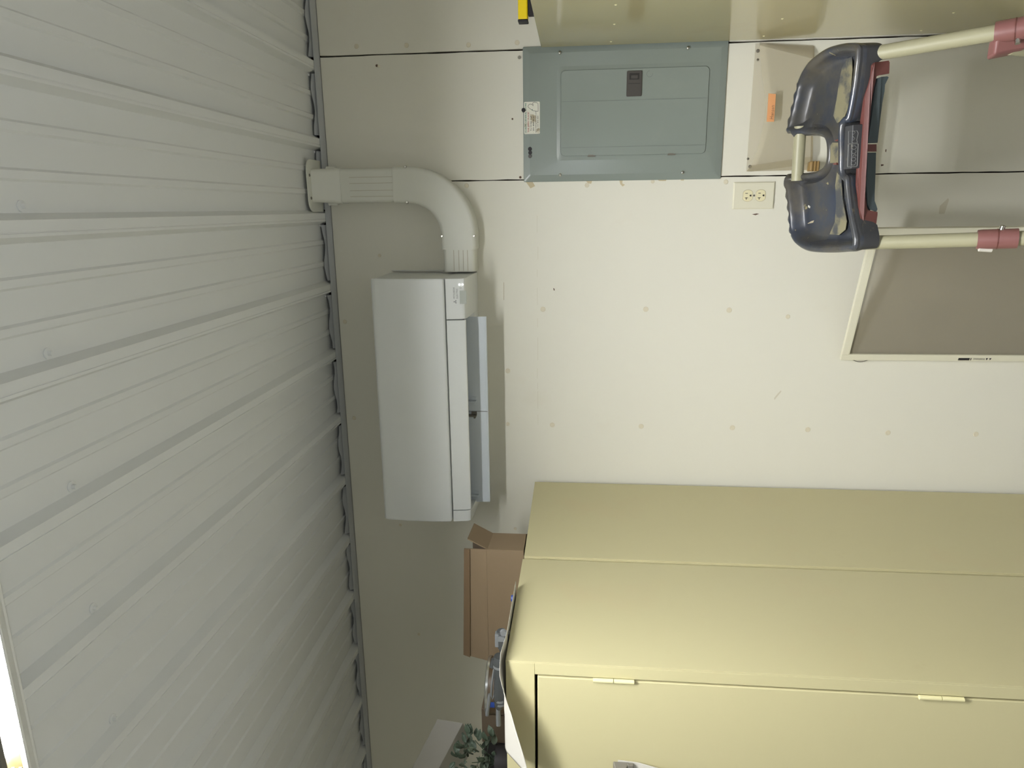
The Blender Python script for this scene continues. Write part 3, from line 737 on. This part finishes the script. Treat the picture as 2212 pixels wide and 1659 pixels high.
b = MB(); b.box(-1.262, -1.200, -.970, -.9615, 1.532, 1.545); b.build('clip_jaw', M_GREYCLIP, mc, bevel=.0015)

# ================================================================== YELLOW TOOL ON THE RIGHT CABINET
yt = root('spirit_level', 'yellow bar tool with a black end cap on top of the upper-edge tan cabinet', 'tool')
b = MB(); b.box(.492, .90, -.235, -.205, 1.8115, 1.8375); b.build('bar', M_YEL, yt, bevel=.004, seg=3)
b = MB(); b.box(.486, .4925, -.236, -.204, 1.811, 1.838); b.build('end_cap', M_BLACK, yt, bevel=.002)
b = MB(); b.box(.503, .60, -.232, -.208, 1.7885, 1.811); b.build('foot', M_BLACK, yt, bevel=.002)
b = MB(); b.box(.80, .87, -.232, -.208, 1.7885, 1.811); b.build('foot', M_BLACK, yt, bevel=.002)

# ================================================================== FILE POCKET
fp = root('file_pocket', 'clear plastic file pocket screwed to the wall beside the breaker panel, orange name label', 'file holder')
top = [(1641, 98), (1643, 130), (1646, 165), (1651, 195), (1653, 225), (1651, 258), (1644, 292), (1635, 325), (1627, 345), (1623, 357)]
tp3 = [at(a, b_, -.034) for a, b_ in top]
bot = [at(a, b_, -.034) for a, b_ in ((1757, 127), (1755, 230), (1754, 338))]
th = Vector((0, .0022, 0))
mb = MB(); mb.prism(tp3 + list(reversed(bot)), th).build('front_sheet', M_POCK, fp)
kR = [at(1641, 93, -.002), at(1757, 99, -.002)]; kL = [at(1613, 369, -.002), at(1750, 366, -.002)]
for s_, e_, kk in ((tp3[0], bot[0], kR), (tp3[-1], bot[-1], kL)):
    mb = MB(); dx_ = Vector((.0018 if s_.x > .3 else -.0018, 0, 0))
    mb.hexa([s_, e_, kk[1], kk[0]], [s_ + dx_, e_ + dx_, kk[1] + dx_, kk[0] + dx_]).build('side_wall', M_POCK2, fp)
mb = MB(); dz_ = Vector((0, 0, -.002)); mb.hexa([bot[0], bot[-1], kL[1], kR[1]], [bot[0] + dz_, bot[-1] + dz_, kL[1] + dz_, kR[1] + dz_]).build('bottom_wall', M_POCK2, fp)
bt = [at(a, b_, -.001) for a, b_ in ((1640, 94), (1632, 94), (1612, 370), (1622, 371), (1755, 354), (1760, 100))]
mb = MB(); mb.prism(bt, (0, -.0015, 0)).build('back_sheet', M_POCK, fp)
for (px, py) in ((1637, 110), (1620, 360)):
    c = at(px, py, -.002); MB().tube([c, c + Vector((0, -.003, 0))], [.0052, .003], 14).build('mounting_screw', M_GREYCLIP, fp, smooth=True)
for (px, py) in ((1637, 129), (1616, 343)):
    c = at(px, py, 0); mb = MB(); mb.tube([c, c + Vector((0, -.002, 0))], [.004, .003], 12); mb.build('wall_screw', M_GREYCLIP, wall_back, smooth=True)
    MB().disc(c + Vector((0, -.002, 0)), .0014, .0006, seg=8).build('wall_screw', M_SLOT, wall_back)
q = [at(1660, 202, -.0345), at(1676, 203, -.0345), at(1672, 263, -.0345), at(1656, 263, -.0345)]
lb = MB().prism(q, (0, -.0006, 0)).build('name_label', M_ORANGE, fp)
# handwriting as strokes (unit letter boxes)
O = at(1670.5, 257, -.0354); hh = .0105
def stroke(pts, mb):
    mb.tube([O + Vector((x * .0072 + z * .0006, 0, z * hh)) for x, z in pts], .00042, 6)
mb = MB()
stroke([(0, 0), (.05, 1)], mb); stroke([(.8, 0), (.75, 1)], mb); stroke([(-.1, .5), (.95, .55)], mb)
stroke([(1.75, .5), (1.35, .55), (1.15, .25), (1.35, 0), (1.7, .3), (1.75, .5), (1.8, .0)], mb)
stroke([(2.1, 0), (2.1, .5), (2.4, .55), (2.6, .4), (2.65, 0)], mb)
stroke([(3.35, .55), (3.05, .5), (3.05, .3), (3.35, .2), (3.25, 0), (2.95, .02)], mb)
stroke([(3.9, .5), (3.65, .3), (3.8, .03), (4.15, .1), (4.2, .4), (3.95, .52)], mb)
stroke([(4.6, 0), (4.6, .5), (4.95, .58), (5.15, .4), (5.2, 0)], mb)
mb.build('handwriting', M_INK, lb)
# brown bracket seen through the ladder tray's notch
br = root('brown_bracket', 'small brown ribbed piece on the wall, seen through the ladder tray notch', 'bracket')
q = at(1752, 358, -.02)
b = MB(); b.box(q.x - .016, q.x + .012, -.032, -.0005, q.z - .022, q.z + .006); b.build('body', M_WOOD, br, bevel=.003)
for k in range(3):
    zz = q.z - .018 + k * .009; b = MB(); b.box(q.x - .017, q.x + .013, -.036, -.032, zz, zz + .003); b.build('rib', M_WOOD, br, bevel=.0008)

# ================================================================== WINDOW SCREEN (leaning)
ws = root('window_screen', 'framed grey mesh window screen leaning on the wall beside the stepladder', 'window screen')
TL = at(1814, 776, -.012); TLx, ZTOP = TL.x, TL.z
LEFT = Vector((-.478, -.014, 0)); RT = Vector((-.066, -.150, 0))
du_ = (RT - LEFT); WW = du_.length; ux = du_.normalized(); uy = ux.cross(ZU) * 1  # towards the room
ZB = .02
lean = Vector((0, 0, 0))
def sp(a, z, d=0.0):
    return LEFT + ux * a + Vector((0, 0, z)) + Vector((ux.y, -ux.x, 0)) * d
def bar(a0, a1, z0, z1, d0, d1, name, mt, par, bev=.001):
    b = MB(); b.hexa([sp(a0, z0, d0), sp(a1, z0, d0), sp(a1, z0, d1), sp(a0, z0, d1)], [sp(a0, z1, d0), sp(a1, z1, d0), sp(a1, z1, d1), sp(a0, z1, d1)]); return b.build(name, mt, par, bevel=bev)
FW = .020
bar(0, FW, ZB, ZTOP, -.006, .007, 'frame_stile', M_FRAME, ws)
bar(WW - FW, WW, ZB, ZTOP, -.006, .007, 'frame_stile', M_FRAME, ws)
bar(FW, WW - FW, ZTOP - FW, ZTOP, -.006, .007, 'frame_rail', M_FRAME, ws)
bar(FW, WW - FW, ZB, ZB + FW, -.006, .007, 'frame_rail', M_FRAME, ws)
bar(FW - .003, WW - FW + .003, ZB + FW - .003, ZTOP - FW + .003, -.002, -.0015, 'mesh', M_MESH, ws, 0)
bar(FW, FW + .002, ZB + FW, ZTOP - FW, .0045, .0078, 'spline', M_FRAME, ws, 0); bar(FW, WW - FW, ZTOP - FW - .002, ZTOP - FW, .0045, .0078, 'spline', M_FRAME, ws, 0)
bar(WW - .030, WW - .020, ZTOP - .085, ZTOP - .058, -.001, .002, 'plunger', M_BLACK, ws, .001)
bar(.0035, .0115, .452, .485, .0070, .0076, 'black_label', M_BLACK, ws, 0)
bar(.0035, .0115, .447, .449, .0070, .0076, 'black_label', M_BLACK, ws, 0)
o = sp(.0125, .388, .0078)
text('warning_text', 'WARNING', sp(.0115, .407, .0074), ZU, -ux, .0058, M_INK, ws, width=.034)
b = MB(); b.prism([sp(.0115, .398, .0072), sp(.0045, .4015, .0072), sp(.0115, .405, .0072)], Vector((ux.y, -ux.x, 0)) * .0005); b.build('warning_sign', M_INK, ws)
b = MB(); b.prism([sp(.0115, .388, .0072), sp(.0045, .3915, .0072), sp(.0115, .395, .0072)], Vector((ux.y, -ux.x, 0)) * .0005); b.build('warning_sign', M_INK, ws)
b = MB(); pth = [sp(0, ZTOP - .035 - .055 * t, .001) - ux * (.009 * math.sin(math.pi * t)) for t in [i / 8 for i in range(9)]]
b.tube(pth, .0012, 6); b.build('pull_tab', M_GREYCLIP, ws, smooth=True)

# ================================================================== STEPLADDER
ld = root('stepladder', 'stepladder with a navy moulded tray top, dull red trim and pale tube legs', 'ladder')
# the tray has its own frame: x along its width, y towards its back edge, z out of the dish
TH_ = math.radians(15)
xl = Vector((1, 0, .06)).normalized(); yl = Vector((0, math.cos(TH_), math.sin(TH_))); yl = (yl - xl * yl.dot(xl)).normalized(); zl = xl.cross(yl)
O_ = at(1845, 330, -.56)
TF = Matrix.Identity(4)
for i in range(3):
    TF[i][0] = xl[i]; TF[i][1] = yl[i]; TF[i][2] = zl[i]; TF[i][3] = O_[i]
TFI = TF.inverted()
def rp(px, py, axis, val):
    c = TFI @ CAM; d = TFI.to_3x3() @ ray(px, py); t = (val - c[axis]) / d[axis]
    return c + d * t
XF = TF
def tz(x): return 0.0
def trayz(px, py): return rp(px, py, 2, 0.0)
# plan outline of the rim, counter-clockwise seen from above, starting at the front right corner
outl = [('f', 1850, 97), ('s', 1822, 94), ('s', 1800, 98), ('s', 1780, 105), ('s', 1760, 118), ('s', 1745, 131), ('s', 1733, 148), ('s', 1725, 164), ('t', 1719, 180),
        ('t', 1714, 200), ('t', 1709, 222), ('t', 1704, 244), ('t', 1699, 264), ('t', 1696, 280), ('t', 1704, 290), ('n', 1722, 294), ('n', 1742, 295), ('n', 1757, 300), ('n', 1763, 315), ('n', 1763, 345),
        ('n', 1757, 360), ('n', 1742, 371), ('n', 1722, 375), ('t', 1702, 378), ('t', 1690, 388), ('t', 1692, 402), ('t', 1695, 425), ('t', 1698, 448), ('t', 1700, 470), ('t', 1702, 495), ('s', 1706, 512),
        ('s', 1716, 528), ('s', 1734, 540), ('s', 1756, 545), ('s', 1790, 546), ('s', 1820, 544), ('f', 1842, 541), ('f', 1848, 520), ('f', 1843, 490), ('f', 1835, 450), ('f', 1830, 410), ('f', 1827, 382),
        ('c', 1819, 372), ('c', 1819, 330), ('c', 1819, 272), ('f', 1830, 262), ('f', 1838, 230), ('f', 1845, 190), ('f', 1850, 150), ('f', 1853, 118)]
raw = [(k, trayz(a, b_)) for k, a, b_ in outl]
raw = [(k, Vector((p.x, p.y, 0))) for k, p in raw]
# resample evenly with Catmull-Rom
def crom(p0, p1, p2, p3, t):
    return .5 * ((2 * p1) + (p2 - p0) * t + (2 * p0 - 5 * p1 + 4 * p2 - p3) * t * t + (3 * p1 - p0 - 3 * p2 + p3) * t ** 3)
res = []
n = len(raw)
for i in range(n):
    k = raw[i][0]; P = [raw[(i + j - 1) % n][1] for j in range(4)]
    for j in range(5):
        res.append((k, crom(P[0], P[1], P[2], P[3], j / 5)))
# finger-grip teeth along the rear
acc = 0; out2 = []; prev = res[0][1]; N = len(res)
for i, (k, p) in enumerate(res):
    acc += (p - prev).length; prev = p
    a = res[(i - 1) % N][1]; c = res[(i + 1) % N][1]; t = (c - a).normalized(); nn = Vector((t.y, -t.x, 0))
    out2.append([k, p, nn, acc])
area = sum(out2[i][1].x * out2[(i + 1) % N][1].y - out2[(i + 1) % N][1].x * out2[i][1].y for i in range(N))
sgn = 1 if area > 0 else -1
for q in out2:
    q[2] = q[2] * sgn
    q.append(q[1].copy())
    if q[0] == 't': q[1] = q[1] + q[2] * (.0062 * math.sin(q[3] * 2 * math.pi / .0310))
def offs(d):
    k = max(0.0, 1 - max(0, d) / .011)
    return [q[4].lerp(q[1], k) - q[2] * d for q in out2]
def smooth_ring(r, it):
    for _ in range(it): r = [(r[i - 1] + r[i] * 2 + r[(i + 1) % N]) / 4 for i in range(N)]
    return r
rimz = {'f': 0.0, 's': 0.0, 't': 0.0, 'n': -.024, 'c': .003}
hz = [rimz[q[0]] for q in out2]
for _ in range(4): hz = [(hz[i - 1] + 2 * hz[i] + hz[(i + 1) % N]) / 4 for i in range(N)]
def ringz(d, dz, sm=0, k=1.0):
    r = offs(d)
    if sm: r = smooth_ring(r, sm)
    return [Vector((p.x, p.y, tz(p.x) + (hz[i] if k else 0) * k + dz)) for i, p in enumerate(r)]
def wallz(i):
    k = out2[i][0]
    return -.050 if k in 'fc' else (-.044 if k in 's' else -.040)
R0 = [Vector((p.x, p.y, tz(p.x) + wallz(i))) for i, p in enumerate(offs(.004))]
rings = [R0, ringz(-.001, -.016, 0), ringz(0, -.007), ringz(.0045, -.001), ringz(.009, 0), ringz(.014, -.003, 1), ringz(.020, -.013, 3)]
fl_ = [Vector((p.x, p.y, tz(p.x) - .030)) for p in smooth_ring(offs(.028), 6)]
fl2 = [Vector((p.x, p.y, tz(p.x) - .036)) for p in smooth_ring(offs(.038), 10)]
rings += [fl_, fl2]
vs = [p for r_ in rings for p in r_]; fs = []
for i in range(len(rings) - 1):
    for k in range(N): fs.append((i * N + k, i * N + (k + 1) % N, (i + 1) * N + (k + 1) % N, (i + 1) * N + k))
top_tris = geometry.tessellate_polygon([[Vector((p.x, p.y, 0)) for p in fl2]])
fs += [tuple((len(rings) - 1) * N + i for i in t) for t in top_tris]
bot_tris = geometry.tessellate_polygon([[Vector((p.x, p.y, 0)) for p in R0]])
fs += [tuple(reversed(t)) for t in bot_tris]
b = MB(); b.add(vs, fs)
tray = b.build('tray', M_NAVY, ld, smooth=True, angle=60)
# paint splashes and a scuffed ledge inside the tray
def tpatch(poly, name, mt, zoff=-.0352, th=.001):
    MB().prism([rp(a, b_, 2, zoff) for a, b_ in poly], (0, 0, -th)).build(name, mt, tray)
tpatch([(1735, 212), (1741, 208), (1743, 216), (1738, 220), (1734, 217)], 'paint_splash', M_PAPER)
tpatch([(1746, 443), (1750, 446), (1749, 450), (1745, 447)], 'paint_splash', M_PAPER)
tpatch([(1712, 453), (1722, 462), (1737, 480), (1734, 484), (1722, 474), (1713, 460)], 'paint_splash', M_SCUFF)
tpatch([(1752, 478), (1758, 476), (1756, 481), (1742, 484)], 'paint_splash', M_GREYS)
tpatch([(1818, 148), (1828, 128), (1840, 122), (1841, 150), (1838, 190), (1831, 235), (1822, 258), (1808, 266), (1800, 250), (1807, 215), (1812, 180)], 'scuffed_ledge', M_SCUFF, -.028)
tpatch([(1794, 314), (1798, 308), (1810, 308), (1810, 352), (1793, 352)], 'scuffed_ledge', M_SCUFF, -.028)
tpatch([(1808, 372), (1817, 384), (1820, 430), (1829, 478), (1826, 496), (1812, 508), (1792, 506), (1803, 480), (1806, 440), (1804, 400)], 'scuffed_ledge', M_SCUFF, -.028)
for (a, b_) in ((1808, 303), (1804, 354)):
    tpatch([(a - 6, b_), (a + 3, b_ - 3), (a + 3, b_ + 2), (a - 2, b_ + 2)], 'red_tab', M_REDP, -.026, .008)
# maker's plate on the front wall of the tray
_f = [(q[1].x, q[1].y) for q in out2 if q[0] == 'f']; _c = [q[1].x for q in out2 if q[0] == 'c']
YF_ = min(y for x, y in _f if min(_c) - .03 < x < max(_c) + .03) - .001
def py_(a, b_, y=None): return rp(a, b_, 1, YF_ if y is None else y)
pR, pL = py_(1838, 270), py_(1838, 365)
pz0, pz1 = py_(1858, 320).z, py_(1824, 320).z
pb = MB(); pb.box(pL.x, pR.x, YF_ - .008, YF_ + .022, pz0 - .003, min(pz1 + .002, -.002)); plate = pb.build('maker_plate', M_NAVYF, ld, bevel=.0025)
fy_ = YF_ - .0082
bx0, bx1, bz0, bz1 = py_(1840, 360, fy_).x, py_(1840, 311, fy_).x, py_(1853, 330, fy_).z, py_(1832, 330, fy_).z
mb = MB(); mb.tube(rect(bx0, bx1, bz0, bz1, fy_, .002, 3) + rect(bx0, bx1, bz0, bz1, fy_, .002, 3)[:1], .0008, 6); mb.build('plate_outline', M_EMB, plate)
text('maker_lettering', 'COSCO', (bx0 + .0025, fy_ - .0004, bz0 + .0042), XR, ZU, (bz1 - bz0) * .52, M_EMB, plate, width=(bx1 - bx0) - .006)
sx0 = bx1 + .002; sx1 = py_(1840, 283, fy_).x
mb = MB(); mb.tube([Vector((sx0, fy_, bz0 + .002)), Vector((sx0, fy_, bz1)), Vector((sx1, fy_, bz1 + .001)), Vector((sx1, fy_, bz0 + .004)), Vector((sx1 - .006, fy_, bz0 + .001)), Vector((sx0 + .006, fy_, bz0 + .004)), Vector((sx0, fy_, bz0 + .002))], .0005, 6)
mb.tube([Vector((sx0 + (sx1 - sx0) * i / 8, fy_, (bz0 + bz1) / 2 + .0035 * math.sin(i * 1.6))) for i in range(9)], .0005, 6)
mb.build('emblem', M_EMB, plate)
# red grip frame with two slate pads hanging under the front wall
frc = [(q[4].x, q[4].y) for q in out2 if q[0] == 'f']
mxx = sum(x for x, y in frc) / len(frc); sxx = [(x - mxx) ** 2 for x, y in frc]; myy = sum(y for x, y in frc) / len(frc)
ms = sum(sxx) / len(sxx); kq = sum((a - ms) * (y - myy) for a, (x, y) in zip(sxx, frc)) / sum((a - ms) ** 2 for a in sxx)
def smoothy(x): return myy + kq * ((x - mxx) ** 2 - ms)
def gpoly(pts, name, mt, off=0.0, th=-.006, bev=.0012):
    P = []
    n_ = len(pts); dense = []
    for i in range(n_):
        a = Vector(pts[i]); c = Vector(pts[(i + 1) % n_]); k = max(1, int((c - a).length / 16))
        for j in range(k): dense.append(a.lerp(c, j / k))
    for a, b_ in dense:
        y = YF_
        for _ in range(4): p = rp(a, b_, 1, y); y = smoothy(p.x) - .003 + off
        P.append(p)
    return MB().prism(P, (0, th, 0)).build(name, mt, ld, bevel=bev)
red = [(1881, 142), (1886, 136), (1916, 132), (1918, 136), (1917, 160), (1898, 163), (1890, 166), (1884, 190), (1878, 230), (1872, 280), (1869, 312), (1890, 312), (1890, 328), (1867, 328), (1865, 380), (1866, 420), (1869, 448),
       (1872, 454), (1892, 458), (1892, 464), (1889, 486), (1886, 488), (1862, 481), (1855, 472), (1854, 455), (1852, 430), (1848, 400), (1850, 350), (1853, 310), (1858, 260), (1865, 210), (1874, 180), (1878, 165)]
gpoly(red, 'red_grip_frame', M_REDP)
gpoly([(1892, 170), (1900, 167), (1913, 166), (1916, 168), (1908, 184), (1907, 198), (1902, 225), (1897, 265), (1892, 309), (1871, 310), (1874, 280), (1880, 230), (1887, 190)], 'slate_pad', M_SLATE, .002, -.006)
gpoly([(1869, 330), (1889, 330), (1888, 370), (1886, 420), (1886, 434), (1889, 442), (1892, 452), (1890, 457), (1874, 451), (1870, 440), (1867, 400)], 'slate_pad', M_SLATE, .002, -.006)
# front skirt of the tray that closes the wall down to the grip frame
sk = []
fr = [q for q in out2 if q[0] in 'fc']
fr = sorted(fr, key=lambda q: q[1].x)
xmn, xmx = fr[0][1].x, fr[-1][1].x
b = MB(); vs = []
for q in fr:
    x, y = q[1].x, q[1].y
    end = (x > xmx - .045 or x < xmn + .055)
    zb_ = -.062 if end else -.052
    vs += [(x, y - .0008, tz(x) - .006), (x, y + .0015, zb_), (x, y + .014, zb_), (x, y + .014, tz(x) - .006)]
n = len(fr)
fs = []
for i in range(n - 1):
    for j in range(4):
        a = 4 * i + j; c = 4 * i + (j + 1) % 4; fs.append((a, c, c + 4, a + 4))
fs += [(0, 1, 2, 3), tuple(4 * (n - 1) + j for j in (3, 2, 1, 0))]
b.add(vs, fs); b.build('front_skirt', M_NAVYF, ld, smooth=True, angle=50)
# cross bar through the notch
za_ = rp(1723, 373, 2, -.022); zc_ = rp(1728, 290, 2, -.022)
ddx = (zc_ - za_).normalized()
b = MB(); b.tube([za_ - ddx * .02, zc_ + ddx * .02], .0150, 24); b.build('cross_bar', M_TUBE, ld, smooth=True)
XF = None
# legs
def rail(p0, p1, name, r=.0158):
    p0 = Vector(p0); p1 = Vector(p1); d = (p1 - p0); e = p0 + d * ((p0.z - .012) / (p0.z - p1.z))
    b = MB(); b.tube([p0, e], r, 24); o = b.build(name, M_TUBE, ld, smooth=True)
    b = MB(); b.tube([e + d.normalized() * -.04, e + d.normalized() * .010], .0195, 18); b.build('rubber_foot', M_BLACK, o, smooth=True, angle=50)
    return p0, e, d.normalized()
rr = rail(at(1884, 117, -.525), at(2150, 71, -.640), 'front_leg')
rl = rail(at(1856, 525, -.525), at(2130, 517, -.620), 'front_leg')
def along(r_, z):
    t = (z - r_[0].z) / r_[2].z; return r_[0] + r_[2] * t
ztop = lambda px, py, r_: min(((along(r_, z / 500.0) - (CAM + ray(px, py) * ((along(r_, z / 500.0).y - CAM.y) / ray(px, py).y))).length, z / 500.0) for z in range(300, 600))[1]
zr0, zr1 = ztop(2148, 75, rr), ztop(2240, 60, rr)
zl0, zl1 = ztop(2110, 519, rl), ztop(2198, 517, rl)
jr = along(rr, zr1 + .02); jl = along(rl, zl1 - .05)
rb1 = rail(jr + Vector((-.030, .034, .0)), Vector((jr.x - .05, jr.y + .20, .30)), 'rear_leg', .0130)
rb2 = rail(jl + Vector((.0, .040, -.01)), Vector((jl.x - .01, jl.y + .20, .30)), 'rear_leg', .0130)
# faded red hinge brackets
def bracket(r_, z0, z1, side, ear):
    a = along(r_, z1); c = along(r_, z0); R3 = .0205
    k = empty('hinge_bracket'); k.parent = ld
    b = MB(); b.tube([a, a - (a - c) * .12, c], [R3, R3 + .001, R3 + .001], 24); b.build('sleeve', M_PINK, k, smooth=True, angle=50)
    b = MB(); m1 = a * .5 + c * .5; b.tube([m1 + r_[2] * -.001, m1 + r_[2] * .001], R3 + .0018, 24); b.build('seam', M_REDP, k)
    if ear:
        b = MB(); b.hexa([a + Vector((-.012, .012, .004)), a + Vector((-.048, .026, -.002)), c + Vector((-.040, .060, -.004)), c + Vector((-.008, .020, 0))],
                         [a + Vector((-.008, -.016, .004)), a + Vector((-.044, -.006, -.002)), c + Vector((-.036, .034, -.004)), c + Vector((-.004, -.014, 0))]); b.build('ear', M_PINK, k, bevel=.006, seg=3)
    b = MB(); q = c * .55 + a * .45 + Vector((side * (R3 - .002), -.004, 0)); b.tube([q, q + Vector((side * .010, -.003, 0))], [.006, .005], 12); b.build('rivet', M_CHROME, k, smooth=True)
bracket(rr, zr1, zr0, -1, True)
bracket(rl, zl1, zl0, 1, False)
q = along(rl, zl0 - .012) + Vector((-.022, -.004, 0)); b = MB(); b.tube([q + Vector((0, 0, .010)), q - Vector((0, 0, .016))], [.004, .006], 10); b.build('paint_drip', M_PAPER, ld, smooth=True)
# treads lower down
for zz in (.56, .30):
    a = along(rl, zz); c = along(rr, zz)
    b = MB(); b.box(a.x + .014, c.x - .014, min(a.y, c.y) - .045, max(a.y, c.y) + .085, zz - .028, zz - .002); b.build('step', M_SLATE, ld, bevel=.005)
b = MB(); a = along(rb1, .25); c = along(rb2, .25); b.tube([a, c], .010, 12); b.build('rear_brace', M_TUBE, ld, smooth=True)
